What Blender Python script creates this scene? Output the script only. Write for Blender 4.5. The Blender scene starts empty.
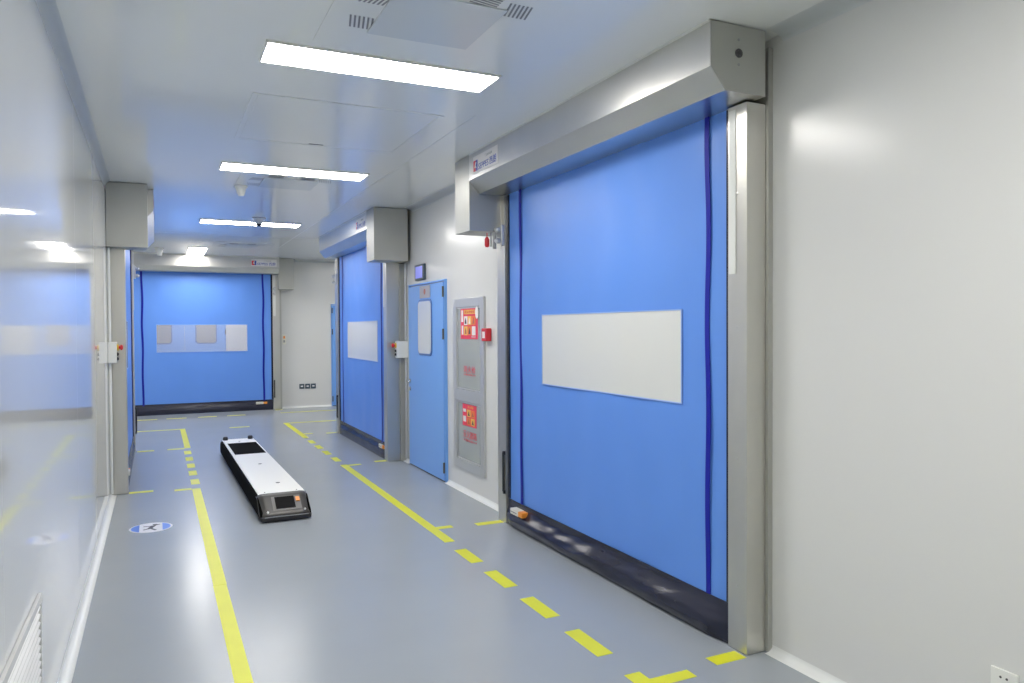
import bpy, bmesh, math, random
from mathutils import Vector, Matrix, noise
random.seed(4)
PI = math.pi
SC = bpy.context.scene
COL = SC.collection

# ---------------------------------------------------------------- camera
cam_d = bpy.data.cameras.new('camera')
cam_d.sensor_width = 36.0
cam_d.lens = 749.548 / 1024 * 36.0
cam_d.clip_start = 0.05
cam = bpy.data.objects.new('camera', cam_d)
COL.objects.link(cam)
YAW, PITCH, ROLL = 0.442556, 0.0181445, 0.00543084
fwd = Vector((math.sin(YAW) * math.cos(PITCH), math.cos(YAW) * math.cos(PITCH), -math.sin(PITCH)))
rgt = Vector((math.cos(YAW), -math.sin(YAW), 0))
dwn = fwd.cross(rgt)
r2 = math.cos(ROLL) * rgt + math.sin(ROLL) * dwn
d2 = -math.sin(ROLL) * rgt + math.cos(ROLL) * dwn
mw = Matrix.Identity(4)
for i in range(3):
    mw[i][0], mw[i][1], mw[i][2] = r2[i], -d2[i], -fwd[i]
mw[2][3] = 1.6
cam.matrix_world = mw
SC.camera = cam

# ---------------------------------------------------------------- world, exposure
w = bpy.data.worlds.new('world')
w.use_nodes = True
w.node_tree.nodes['Background'].inputs[0].default_value = (0.75, 0.85, 1.0, 1)
w.node_tree.nodes['Background'].inputs[1].default_value = 0.3
SC.world = w
SC.view_settings.view_transform = 'Standard'
SC.view_settings.look = 'None'
SC.view_settings.gamma = 1.0
SC.view_settings.use_curve_mapping = False
SC.view_settings.exposure = 0.36
SC.cycles.max_bounces = 10
SC.cycles.diffuse_bounces = 7
SC.cycles.glossy_bounces = 5
SC.cycles.sample_clamp_indirect = 6.0
SC.cycles.use_denoising = True
LAMP_STRENGTH = 30.0
LAMP_COLOUR = (1.0, 0.965, 0.915)


# ---------------------------------------------------------------- materials
def principled(name, col, rough=0.5, metal=0.0, spec=0.5, bump=None, var=None, coat=0.0, coat_rough=0.1, emit=None):
    m = bpy.data.materials.new(name)
    m.use_nodes = True
    nt = m.node_tree
    b = nt.nodes['Principled BSDF']
    b.inputs['Base Color'].default_value = (*col, 1)
    b.inputs['Roughness'].default_value = rough
    b.inputs['Metallic'].default_value = metal
    b.inputs['Specular IOR Level'].default_value = spec
    b.inputs['Coat Weight'].default_value = coat
    b.inputs['Coat Roughness'].default_value = coat_rough
    if emit:
        b.inputs['Emission Color'].default_value = (*emit[0], 1)
        b.inputs['Emission Strength'].default_value = emit[1]
    if bump or var:
        tc = nt.nodes.new('ShaderNodeTexCoord')
        mp = nt.nodes.new('ShaderNodeMapping')
        nt.links.new(tc.outputs['Object'], mp.inputs['Vector'])
    if bump:
        scale, strength, stretch = bump
        mp2 = nt.nodes.new('ShaderNodeMapping')
        nt.links.new(tc.outputs['Object'], mp2.inputs['Vector'])
        mp2.inputs['Scale'].default_value = stretch
        n = nt.nodes.new('ShaderNodeTexNoise')
        n.inputs['Scale'].default_value = scale
        n.inputs['Detail'].default_value = 3
        nt.links.new(mp2.outputs['Vector'], n.inputs['Vector'])
        bp = nt.nodes.new('ShaderNodeBump')
        bp.inputs['Strength'].default_value = strength
        bp.inputs['Distance'].default_value = 0.01
        nt.links.new(n.outputs['Fac'], bp.inputs['Height'])
        nt.links.new(bp.outputs['Normal'], b.inputs['Normal'])
    if var:
        scale, amount, stretch = var
        mp.inputs['Scale'].default_value = stretch
        n2 = nt.nodes.new('ShaderNodeTexNoise')
        n2.inputs['Scale'].default_value = scale
        n2.inputs['Detail'].default_value = 5
        nt.links.new(mp.outputs['Vector'], n2.inputs['Vector'])
        mx = nt.nodes.new('ShaderNodeMix')
        mx.data_type = 'RGBA'
        mx.inputs['A'].default_value = (*[c * (1 - amount) for c in col], 1)
        mx.inputs['B'].default_value = (*[min(1, c * (1 + amount)) for c in col], 1)
        nt.links.new(n2.outputs['Fac'], mx.inputs['Factor'])
        nt.links.new(mx.outputs['Result'], b.inputs['Base Color'])
    return m


def see_through(name, col, clear, rough=0.05):
    """clear or hazy sheet: part straight through, part pale milky surface, with gloss"""
    m = bpy.data.materials.new(name)
    m.use_nodes = True
    nt = m.node_tree
    b = nt.nodes['Principled BSDF']
    b.inputs['Base Color'].default_value = (*col, 1)
    b.inputs['Roughness'].default_value = rough
    t = nt.nodes.new('ShaderNodeBsdfTransparent')
    mx = nt.nodes.new('ShaderNodeMixShader')
    mx.inputs[0].default_value = clear
    nt.links.new(b.outputs[0], mx.inputs[1])
    nt.links.new(t.outputs[0], mx.inputs[2])
    nt.links.new(mx.outputs[0], nt.nodes['Material Output'].inputs[0])
    return m


def emitter(name, col, strength):
    m = bpy.data.materials.new(name)
    m.use_nodes = True
    nt = m.node_tree
    e = nt.nodes.new('ShaderNodeEmission')
    e.inputs[0].default_value = (*col, 1)
    e.inputs[1].default_value = strength
    nt.links.new(e.outputs[0], nt.nodes['Material Output'].inputs[0])
    return m


M = {}
M['wall'] = principled('white_wall_panel', (0.68, 0.685, 0.675), 0.23, spec=0.5, bump=(1.2, 0.05, (1, 1, 1)))
M['wall_left'] = principled('glossy_wall_panel', (0.72, 0.73, 0.72), 0.045, spec=0.46, bump=(1.6, 0.012, (1, 1, 0.4)))
M['seam'] = principled('panel_seam', (0.62, 0.65, 0.65), 0.4)
M['ceiling'] = principled('ceiling_panel', (0.83, 0.85, 0.84), 0.11, spec=0.55, bump=(1.0, 0.04, (1, 1, 1)))
M['cove'] = principled('cove_trim', (0.56, 0.59, 0.60), 0.3)
M['skirting'] = principled('skirting_white', (0.74, 0.76, 0.75), 0.3)
M['floor'] = principled('epoxy_floor', (0.32, 0.35, 0.38), 0.24, spec=0.38, bump=(3.0, 0.05, (1, 1, 1)),
                        var=(1.3, 0.06, (1, 1, 1)))
M['tape'] = principled('yellow_floor_tape', (0.68, 0.69, 0.02), 0.4, var=(6.0, 0.06, (1, 1, 1)))
M['steel'] = principled('brushed_steel', (0.66, 0.65, 0.62), 0.30, metal=1.0, bump=(60, 0.05, (1, 0.04, 0.04)),
                        var=(2.2, 0.10, (1, 1, 1)))
M['steel_box'] = principled('satin_steel', (0.47, 0.475, 0.445), 0.45, metal=0.6, var=(3.0, 0.08, (1, 1, 1)))
M['steel_post'] = principled('post_steel', (0.64, 0.63, 0.585), 0.33, metal=0.95, bump=(70, 0.05, (0.05, 0.05, 1)),
                             var=(2.5, 0.14, (1.5, 1.5, 0.4)))
M['fabric'] = principled('blue_pvc_curtain', (0.115, 0.285, 0.79), 0.42, spec=0.45, var=(1.4, 0.05, (1, 1, 1)))
M['band'] = principled('navy_band', (0.008, 0.012, 0.33), 0.5, spec=0.25)
M['skirt'] = principled('black_skirt', (0.014, 0.016, 0.036), 0.26, spec=0.5)
M['black'] = principled('black_plastic', (0.012, 0.012, 0.014), 0.35)
M['rubber'] = principled('rubber_black', (0.02, 0.02, 0.022), 0.6)
M['pane_hazy'] = see_through('hazy_vision_panel', (0.68, 0.69, 0.67), 0.0, 0.12)
M['pane_clear'] = see_through('clear_vision_panel', (0.70, 0.72, 0.85), 0.82, 0.06)
M['weld'] = principled('weld_edge', (0.30, 0.46, 0.85), 0.4)
M['white'] = principled('white_plastic', (0.78, 0.79, 0.76), 0.35)
M['cream'] = principled('cream_plastic', (0.72, 0.71, 0.63), 0.4)
M['orange'] = principled('orange_plastic', (0.85, 0.30, 0.04), 0.4)
M['red'] = principled('red_plastic', (0.62, 0.02, 0.035), 0.35)
M['red_ink'] = principled('red_print', (0.70, 0.03, 0.06), 0.4)
M['pink_ink'] = principled('poster_red', (0.80, 0.035, 0.09), 0.4)
M['yellow_ink'] = principled('poster_yellow', (0.90, 0.55, 0.10), 0.4)
M['orange_ink'] = principled('poster_orange', (0.85, 0.20, 0.03), 0.4)
M['white_ink'] = principled('poster_white', (0.85, 0.82, 0.80), 0.4)
M['dark_ink'] = principled('dark_print', (0.03, 0.03, 0.05), 0.4)
M['blue_ink'] = principled('blue_print', (0.03, 0.08, 0.42), 0.4)
M['mark_blue'] = principled('mark_blue', (0.10, 0.24, 0.78), 0.3)
M['mark_white'] = principled('mark_white', (0.78, 0.78, 0.82), 0.3)
M['yellow'] = principled('yellow_plastic', (0.80, 0.52, 0.04), 0.4)
M['grey'] = principled('grey_plastic', (0.33, 0.34, 0.35), 0.4)
M['dark_grey'] = principled('dark_grey_plastic', (0.085, 0.085, 0.085), 0.35)
M['slate'] = principled('slate_socket', (0.05, 0.08, 0.11), 0.4)
M['door_blue'] = principled('blue_door_paint', (0.18, 0.40, 0.86), 0.33)
M['door_edge'] = principled('blue_door_frame', (0.07, 0.16, 0.42), 0.4)
M['alu'] = principled('satin_aluminium', (0.60, 0.61, 0.61), 0.35, metal=0.55)
M['chrome'] = principled('chrome', (0.75, 0.75, 0.75), 0.18, metal=1.0)
M['sign_plate'] = principled('sign_plate', (0.42, 0.40, 0.42), 0.35, metal=0.3)
M['rust_ink'] = principled('rust_print', (0.45, 0.14, 0.08), 0.5)
M['glass_grey'] = see_through('grey_cabinet_glass', (0.50, 0.54, 0.55), 0.35, 0.12)
M['screen'] = principled('black_screen', (0.004, 0.004, 0.005), 0.5, spec=0.05)
M['display'] = principled('violet_display', (0.18, 0.20, 0.62), 0.2, emit=((0.25, 0.28, 0.9), 0.35))
M['robot_white'] = principled('robot_white', (0.86, 0.86, 0.83), 0.38)
M['robot_black'] = principled('robot_black', (0.003, 0.003, 0.003), 0.7, spec=0.02)
M['robot_grey'] = principled('robot_grey', (0.05, 0.048, 0.045), 0.36, spec=0.3)
M['console'] = principled('console_grey', (0.13, 0.125, 0.12), 0.45)
M['vent_grey'] = principled('perforated_plate', (0.66, 0.70, 0.73), 0.2)
M['pane_grey'] = principled('grey_door_window', (0.33, 0.34, 0.35), 0.2)
M['lamp'] = emitter('lamp_diffuser', LAMP_COLOUR, LAMP_STRENGTH)
M['vent_dark'] = principled('vent_slot_dark', (0.22, 0.23, 0.25), 0.6)
M['vent_white'] = principled('vent_white', (0.82, 0.84, 0.83), 0.15)


# ---------------------------------------------------------------- geometry helpers
class MB:
    def __init__(self):
        self.bm = bmesh.new()

    def _merge(self, tmp):
        me = bpy.data.meshes.new('tmp')
        tmp.to_mesh(me)
        tmp.free()
        self.bm.from_mesh(me)
        bpy.data.meshes.remove(me)

    def box(self, x0, x1, y0, y1, z0, z1, bevel=0.0, seg=2):
        t = bmesh.new()
        bmesh.ops.create_cube(t, size=1)
        for v in t.verts:
            v.co = ((x0 + x1) / 2 + v.co.x * (x1 - x0), (y0 + y1) / 2 + v.co.y * (y1 - y0), (z0 + z1) / 2 + v.co.z * (z1 - z0))
        if bevel:
            bmesh.ops.bevel(t, geom=t.edges[:], offset=bevel, segments=seg, profile=0.5, affect='EDGES')
        self._merge(t)
        return self

    def prism(self, poly, axis, lo, hi, bevel=0.0):
        """poly in the two other axes in cyclic-free order: axis x -> (y,z), y -> (x,z), z -> (x,y)"""
        t = bmesh.new()

        def P(a, b, c):
            return {'x': (c, a, b), 'y': (a, c, b), 'z': (a, b, c)}[axis]
        v0 = [t.verts.new(P(a, b, lo)) for a, b in poly]
        v1 = [t.verts.new(P(a, b, hi)) for a, b in poly]
        n = len(poly)
        t.faces.new(v0)
        t.faces.new(v1[::-1])
        for i in range(n):
            t.faces.new((v0[i], v1[i], v1[(i + 1) % n], v0[(i + 1) % n]))
        bmesh.ops.recalc_face_normals(t, faces=t.faces)
        if bevel:
            bmesh.ops.bevel(t, geom=t.edges[:], offset=bevel, segments=2, profile=0.5, affect='EDGES')
        self._merge(t)
        return self

    def lathe(self, prof, centre, direction=(0, 0, 1), seg=24):
        """prof: list of (radius, distance along direction)"""
        t = bmesh.new()
        q = Vector((0, 0, 1)).rotation_difference(Vector(direction).normalized())
        rings = []
        for r, h in prof:
            rings.append([t.verts.new(Vector(centre) + q @ Vector((max(r, 1e-5) * math.cos(2 * PI * k / seg), max(r, 1e-5) * math.sin(2 * PI * k / seg), h)))
                          for k in range(seg)])
        for a, b in zip(rings, rings[1:]):
            for k in range(seg):
                t.faces.new((a[k], a[(k + 1) % seg], b[(k + 1) % seg], b[k]))
        t.faces.new(rings[0][::-1])
        t.faces.new(rings[-1])
        bmesh.ops.recalc_face_normals(t, faces=t.faces)
        self._merge(t)
        return self

    def cyl(self, a, b, r, seg=16):
        a, b = Vector(a), Vector(b)
        L = (b - a).length
        return self.lathe([(r, 0), (r, L)], a, b - a, seg)

    def tube(self, pts, r, seg=10):
        for a, b in zip(pts, pts[1:]):
            self.cyl(a, b, r, seg)
        return self

    def build(self, name, mat, parent=None, smooth=True):
        me = bpy.data.meshes.new(name)
        self.bm.to_mesh(me)
        self.bm.free()
        me.materials.append(M[mat] if isinstance(mat, str) else mat)
        if smooth:
            me.shade_smooth()
            me.set_sharp_from_angle(angle=math.radians(32))
        o = bpy.data.objects.new(name, me)
        COL.objects.link(o)
        if smooth:
            wn = o.modifiers.new('weighted_normal', 'WEIGHTED_NORMAL')
            wn.keep_sharp = True
            wn.weight = 80
        if parent is not None:
            o.parent = parent
        return o


def thing(name, label, cat, loc=(0, 0, 0), rz=0.0, group=None):
    o = bpy.data.objects.new(name, None)
    o.empty_display_size = 0.1
    COL.objects.link(o)
    o.location = loc
    o.rotation_euler = (0, 0, rz)
    tag(o, label, cat, group)
    return o


def tag(o, label, cat, group=None):
    o['label'] = label
    o['category'] = cat
    if group:
        o['group'] = group
    return o


def struct(o, label=None):
    o['kind'] = 'structure'
    if label:
        o['label'] = label
    return o


def text_mesh(name, body, height, mat, parent, loc, width=None, shear=0.0, rot=(PI / 2, 0, 0), depth=0.0006):
    """lettering as a thin mesh, facing local -y by default; loc = left end of the baseline"""
    cu = bpy.data.curves.new(name, 'FONT')
    cu.body = body
    cu.size = 1.0
    cu.extrude = 0.001
    cu.shear = shear
    to = bpy.data.objects.new(name, cu)
    COL.objects.link(to)
    dg = bpy.context.evaluated_depsgraph_get()
    dg.update()
    me = bpy.data.meshes.new_from_object(to.evaluated_get(dg))
    bpy.data.objects.remove(to)
    bpy.data.curves.remove(cu)
    xs = [v.co.x for v in me.vertices]
    ys = [v.co.y for v in me.vertices]
    if xs:
        h = max(ys) - min(ys)
        wd = max(xs) - min(xs)
        sy = height / h
        sx = (width / wd) if width else sy
        x0, y0 = min(xs), min(ys)
        for v in me.vertices:
            v.co = ((v.co.x - x0) * sx, (v.co.y - y0) * sy, v.co.z / 0.001 * depth)
    me.name = name
    me.materials.clear()
    me.materials.append(M[mat])
    o = bpy.data.objects.new(name, me)
    COL.objects.link(o)
    o.parent = parent
    o.location = loc
    o.rotation_euler = rot
    return o


H = 3.0
XR, XL = 2.72, -0.42
Y0, YF = -4.0, 15.66
YRE, YLE = 11.95, 11.35        # where the corridor walls end at the cross corridor

# ---------------------------------------------------------------- room shell
struct(MB().box(-3.1, 6.1, Y0 - 0.1, YF + 2.4, -0.1, 0).build('floor', 'floor', smooth=False))
struct(MB().box(-3.1, 6.1, Y0 - 0.1, YF + 2.4, H, H + 0.1).build('ceiling', 'ceiling', smooth=False))


def panel_wall(name, axis, face, back, a0, a1, mat, openings=(), width=1.15, start=0.0, z0=0.0, z1=H):
    """a wall of upright panels with hairline joints; axis 'y' runs along y at x=face, axis 'x' runs along x at y=face"""
    m = MB()
    sgn = 1 if back > face else -1

    def bx(b0, b1, f, bk, c0, c1):
        if b1 - b0 < 1e-4 or c1 - c0 < 1e-4:
            return
        lo, hi = min(f, bk), max(f, bk)
        if axis == 'y':
            m.box(lo, hi, b0, b1, c0, c1)
        else:
            m.box(b0, b1, lo, hi, c0, c1)
    cuts = [a0]
    k = math.ceil((a0 - start) / width)
    while start + k * width < a1 - 0.05:
        if start + k * width > a0 + 0.05:
            cuts.append(start + k * width)
        k += 1
    cuts.append(a1)
    for b0, b1 in zip(cuts, cuts[1:]):
        b0 += 0.0012
        b1 -= 0.0012
        ops = [o for o in openings if o[0] < b1 and o[1] > b0]
        if not ops:
            bx(b0, b1, face, face + sgn * 0.02, z0, z1)
        else:
            o = ops[0]
            bx(b0, min(b1, o[0]), face, face + sgn * 0.02, z0, z1)
            bx(max(b0, o[1]), b1, face, face + sgn * 0.02, z0, z1)
            bx(max(b0, o[0]), min(b1, o[1]), face, face + sgn * 0.02, z0, o[2])
            bx(max(b0, o[0]), min(b1, o[1]), face, face + sgn * 0.02, o[3], z1)
    f2 = face + sgn * 0.0202
    if openings:
        o = openings[0]
        bx(a0, o[0], f2, back, z0, z1)
        bx(o[1], a1, f2, back, z0, z1)
        bx(o[0], o[1], f2, back, z0, o[2])
        bx(o[0], o[1], f2, back, o[3], z1)
    else:
        bx(a0, a1, f2, back, z0, z1)
    return struct(m.build(name, mat, smooth=False))


CAB_Y0, CAB_Y1, CAB_Z0, CAB_Z1 = 6.30, 7.08, 0.225, 1.89
panel_wall('wall_right', 'y', XR, XR + 0.12, Y0, YRE, 'wall', openings=[(CAB_Y0 + 0.05, CAB_Y1 - 0.05, CAB_Z0 + 0.05, CAB_Z1 - 0.05)], start=0.2, width=30)
panel_wall('wall_left', 'y', XL, XL - 0.12, Y0, YLE, 'wall_left', start=0.3, width=2.35)
panel_wall('wall_far', 'x', YF, YF + 0.12, -3.0, 6.0, 'wall', openings=[(-0.46, 2.06, 0.0, 2.70)], start=10.0, width=30)
panel_wall('wall_back', 'x', Y0, Y0 - 0.1, XL - 0.12, XR + 0.12, 'wall')
panel_wall('wall_side_right', 'x', YRE, YRE - 0.1, XR + 0.12, 6.0, 'wall')
panel_wall('wall_side_left', 'x', YLE, YLE - 0.1, -3.0, XL - 0.12, 'wall')
panel_wall('wall_end_right', 'y', 6.0, 6.1, YRE - 0.1, YF + 0.12, 'wall')
panel_wall('wall_end_left', 'y', -3.0, -3.1, YLE - 0.1, YF + 0.12, 'wall')
# small lobby behind the far roll-up door
panel_wall('wall_lobby_left', 'y', -1.0, -1.1, YF + 0.12, 17.75, 'wall')
panel_wall('wall_lobby_right', 'y', 3.0, 3.1, YF + 0.12, 17.75, 'wall')
panel_wall('wall_lobby_back', 'x', 17.75, 17.85, -1.1, 3.1, 'wall')


def arc(cx, cy, r, a0, a1, n=6):
    return [(cx + r * math.cos(a0 + (a1 - a0) * k / n), cy + r * math.sin(a0 + (a1 - a0) * k / n)) for k in range(n + 1)]


TR = [0]


def trim(poly, axis, lo, hi, mat):
    TR[0] += 1
    return struct(MB().prism(poly, axis, lo, hi).build('trim_%d' % TR[0], mat))


BB = {}


def skirt_poly(wall, sgn):
    # concave fillet: foot 5 cm out, 3 cm tall
    pts = [(wall, 0.0)]
    for k in range(7):
        a = k / 6 * PI / 2
        pts.append((wall - sgn * (0.05 - 0.05 * math.sin(a)) if True else 0, 0.034 * (1 - math.cos(a)) + 0.0))
    return pts


def baseboard(name, wall, sgn, axis, lo, hi):
    struct(MB().prism(skirt_poly(wall, sgn), axis, lo, hi).build(name, 'skirting'))


DOOR_A = (2.77, 5.72)
baseboard('baseboard_right', XR, 1, 'y', Y0, 2.765)
baseboard('baseboard_right_mid', XR, 1, 'y', 5.73, 7.29)
baseboard('baseboard_right_far', XR, 1, 'y', 8.53, 8.73)
baseboard('baseboard_left', XL, -1, 'y', Y0, 8.17)
baseboard('baseboard_far', YF, 1, 'x', 2.26, 3.26)
baseboard('baseboard_far_right', YF, 1, 'x', 4.2, 6.0)
baseboard('baseboard_side_right', YRE, -1, 'x', XR, 6.0)


def cove_poly(wall, sgn, w_=0.11, h_=0.04):
    pts = [(wall, H)]
    for k in range(7):
        a = k / 6 * PI / 2
        pts.append((wall - sgn * w_ * (1 - math.sin(a)), H - h_ * (1 - math.cos(a))))
    return pts


trim(cove_poly(XR, 1), 'y', Y0, 2.70, 'cove')
trim(cove_poly(XR, 1), 'y', 5.98, 8.44, 'cove')
trim(cove_poly(XL, -1, 0.05, 0.085), 'y', Y0, 7.99, 'cove')
trim(cove_poly(YF, 1), 'x', 2.55, 6.0, 'cove')

# ceiling panel joints
for y in (-2.7, 11.9):
    TR[0] += 1
    struct(MB().box(XL + 0.1, XR - 0.12, y, y + 0.004, H - 0.0015, H).build('trim_%d' % TR[0], 'ceiling', smooth=False))
TR[0] += 1
struct(MB().box(1.915, 1.919, 4.6, 13.4, H - 0.0015, H).build('trim_%d' % TR[0], 'cove', smooth=False))


# ---------------------------------------------------------------- roll-up doors
def curtain_mesh(W, df, top, win, seed, amp=0.004):
    """hanging sheet with soft ripples and a hole for the vision panel, front face towards -y"""
    x0, x1, z0, z1 = win
    xs = sorted(set([round(W * k / 60, 4) for k in range(61)] + [x0, x1]))
    zs = sorted(set([round(0.15 + (top - 0.15) * k / 60, 4) for k in range(61)] + [z0, z1]))
    t = bmesh.new()
    grid = []
    for z in zs:
        row = []
        for x in xs:
            e = min(1, min(x, W - x) / 0.12, (top - z) / 0.1 + 0.3)
            n = noise.noise(Vector((x * 1.7 + seed, z * 0.9, seed))) + 0.45 * noise.noise(Vector((x * 4.2, z * 2.6 + seed, 3)))
            n += 0.5 * max(0, (z - 1.9)) * noise.noise(Vector((x * 6.0 + z * 2.5, z * 1.5, seed + 5)))
            n += 0.7 * max(0, 0.9 - z) * noise.noise(Vector((x * 3.0 - z * 3.5, z * 3, seed + 9)))
            row.append(t.verts.new((x, -df - amp * n * max(e, 0), z)))
        grid.append(row)
    for i in range(len(zs) - 1):
        for j in range(len(xs) - 1):
            cx, cz = (xs[j] + xs[j + 1]) / 2, (zs[i] + zs[i + 1]) / 2
            if x0 < cx < x1 and z0 < cz < z1:
                continue
            t.faces.new((grid[i][j], grid[i][j + 1], grid[i + 1][j + 1], grid[i + 1][j]))
    bmesh.ops.recalc_face_normals(t, faces=t.faces)
    if t.faces[0].normal.y > 0:
        bmesh.ops.reverse_faces(t, faces=t.faces[:])
    bmesh.ops.solidify(t, geom=t.faces[:], thickness=0.003)
    m = MB()
    m._merge(t)
    return m


HEM = [(0.0, 0.036), (0.03, 0.058), (0.065, 0.068), (0.105, 0.056), (0.135, 0.026), (0.16, 0.010), (0.21, 0.002)]


def skirt_mesh(W, df, seed, h=0.205, bulge=1.0):
    """black hem bag: bulging profile with creases"""
    t = bmesh.new()
    n_x, n_s = 110, 18
    rows = []
    for j in range(n_s + 1):
        s = j / n_s
        z = 0.004 + (h - 0.004) * s
        row = []
        z = max(0.004, z)
        for (za, ba), (zb, bb) in zip(HEM, HEM[1:]):
            if za <= z <= zb:
                b = ba + (bb - ba) * (z - za) / (zb - za)
        for i in range(n_x + 1):
            x = W * i / n_x
            en = min(1.0, 0.35 + min(x, W - x) / 0.22)
            cr = bulge * (noise.noise(Vector((x * 2.6 + seed, s * 2.2, 2))) * 0.020 + noise.noise(Vector((x * 7 - s * 5 + seed, s * 3.5, 7))) * 0.007)
            row.append(t.verts.new((x, -df - 0.006 - b * bulge * en - cr * math.sin(PI * s) * en, z)))
        rows.append(row)
    for j in range(n_s):
        for i in range(n_x):
            t.faces.new((rows[j][i], rows[j][i + 1], rows[j + 1][i + 1], rows[j + 1][i]))
    bmesh.ops.recalc_face_normals(t, faces=t.faces)
    if t.faces[0].normal.y > 0:
        bmesh.ops.reverse_faces(t, faces=t.faces[:])
    bmesh.ops.solidify(t, geom=t.faces[:], thickness=0.004)
    m = MB()
    m._merge(t)
    return m


def rollup_door(label, loc, rz, W, motor, df, post, header, mbox, hl, hr, mw_=0.31, mlen_gap=0.0, pane='pane_hazy',
                win=None, rod_side='L', cover_side='R', seed=1, handle=False, mount_z=H, sticker=True, flange=0.19, amp=0.012, sensor_x=None, bulge=0.4):
    """local x runs along the opening (0..W), local -y points out of the wall"""
    t = thing('rollup_door', label, 'roll-up door', loc, rz, 'roll-up doors along the corridor')
    p0, p1 = post
    h0, h1 = header
    top = 2.80
    # curtain with its bands and vision panel
    win = win or (W / 2 - 0.82 + 0.13, W / 2 + 0.82 + 0.13, 1.185, 1.692)
    c = curtain_mesh(W, df, top, win, seed, amp).build('curtain', 'fabric', t)
    for bxp in (0.24, W - 0.175):
        m = bmesh.new()
        prev = None
        for k in range(41):
            z = 0.13 + (top - 0.13) * k / 40
            off = 0.008 * math.sin(k * 0.45 + seed) * (0.4 + 0.6 * k / 40)
            cur = [m.verts.new((bxp - 0.017 + off, -df - 0.0085, z)), m.verts.new((bxp + 0.017 + off, -df - 0.0085, z))]
            if prev:
                m.faces.new((prev[0], prev[1], cur[1], cur[0]))
            prev = cur
        bmesh.ops.recalc_face_normals(m, faces=m.faces)
        bmesh.ops.solidify(m, geom=m.faces[:], thickness=0.003)
        q = MB()
        q._merge(m)
        q.build('stitch_band', 'band', c)
    x0, x1, z0, z1 = win
    MB().box(x0 - 0.004, x1 + 0.004, -df - 0.006, -df - 0.003, z0 - 0.004, z1 + 0.004).build('vision_panel', pane, c, smooth=False)
    e = 0.007
    f = MB()
    f.box(x0 - e, x1 + e, -df - 0.0095, -df - 0.0065, z1, z1 + e).box(x0 - e, x1 + e, -df - 0.0095, -df - 0.0065, z0 - e, z0)
    f.box(x0 - e, x0, -df - 0.0095, -df - 0.0065, z0, z1).box(x1, x1 + e, -df - 0.0095, -df - 0.0065, z0, z1)
    f.build('window_weld', 'weld', c, smooth=False)
    # hem
    s = skirt_mesh(W, df, seed * 3.1, bulge=bulge).build('hem_skirt', 'skirt', t)
    sd = 0.072 if bulge > 0.5 else 0.036
    sx = sensor_x if sensor_x is not None else (0.16 if motor == 'L' else W - 0.33)
    q = MB().box(sx, sx + 0.14, -df - sd, -df - 0.012, 0.122, 0.168, 0.006).build('edge_sensor', 'cream', s)
    q['label'] = 'cream sensor box'
    MB().box(sx + 0.14, sx + 0.21, -df - sd + 0.002, -df - 0.012, 0.124, 0.166, 0.006).build('sensor_cap', 'orange', s)['label'] = 'orange end of the sensor'
    MB().box(sx + 0.012, sx + 0.12, -df - sd - 0.0015, -df - sd, 0.142, 0.147).build('sensor_print', 'dark_ink', s, smooth=False)
    # posts: folded steel channel, mounting flange behind, black seal beside the curtain
    for side in ('L', 'R'):
        a, b = (-0.16, -0.002) if side == 'L' else (W + 0.002, W + 0.135)
        o = MB()
        o.box(a, b, -p1, -p0 - 0.001, 0.002, 2.68, 0.004)
        o.build('side_post', 'steel_post', t)
        fa, fb = (-flange, -0.02) if side == 'L' else (W + 0.02, W + flange)
        MB().box(fa, fb, -p0, -0.001, 0.002, mount_z - 0.05 if side != motor else 2.38, 0.002).build('mounting_flange', 'steel_box', t)
        sa, sb = (-0.002, 0.028) if side == 'L' else (W - 0.028, W + 0.002)
        MB().box(sa, sb, -df - 0.013, -df + 0.02, 0.21, 2.68).build('guide_seal', 'skirt', t, smooth=False)
        # screws on the front of the post
        sc_ = MB()
        for z in (0.32, 0.95, 1.6, 2.25):
            sc_.lathe([(0.007, 0), (0.007, 0.003), (0.003, 0.004)], ((a + b) / 2, -p1, z), (0, -1, 0), 10)
        sc_.build('screws', 'steel', t)
    pa, pb = (-0.16, -0.002) if cover_side == 'L' else (W + 0.002, W + 0.135)
    MB().box(pb - 0.06 if cover_side == 'L' else pa + 0.012, pb - 0.012 if cover_side == 'L' else pa + 0.06, -p1 - 0.005, -p1 - 0.0005, 1.86, 2.66, 0.002).build('guide_cover', 'white', t)['label'] = 'pale upper cover of the post'
    ra = -0.032 if rod_side == 'L' else W + 0.012
    r = MB().cyl((ra + 0.012, -p1 - 0.014, 0.26), (ra + 0.012, -p1 - 0.014, 0.58), 0.011)
    r.box(ra, ra + 0.024, -p1 - 0.018, -p1 - 0.001, 0.24, 0.27, 0.002).box(ra, ra + 0.024, -p1 - 0.018, -p1 - 0.001, 0.56, 0.59, 0.002)
    r.build('safety_bar', 'black', t)
    rb_ = ra + (0.014 if rod_side == 'L' else 0.03)
    br = MB().box(rb_ - 0.022, rb_ + 0.02, -p1 - 0.03, -p1 - 0.001, 2.27, 2.44, 0.008)
    br.lathe([(0.022, 0), (0.024, 0.03), (0.012, 0.045)], (rb_ - 0.012, -p1 - 0.03, 2.40), (0, -1, 0), 14)
    br.lathe([(0.022, 0), (0.024, 0.03), (0.012, 0.045)], (rb_ - 0.012, -p1 - 0.03, 2.31), (0, -1, 0), 14)
    br.build('bracket', 'alu', t)
    # hood
    zt = H - 0.006
    poly = [(-h0, zt), (-h1, zt), (-h1, 2.787), (-h1 + 0.085, 2.687), (-h0, 2.687)]
    hx0, hx1 = -hl, W + hr
    hood = MB().prism(poly, 'x', hx0, hx1)
    hood.build('header_hood', 'steel', t)
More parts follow.
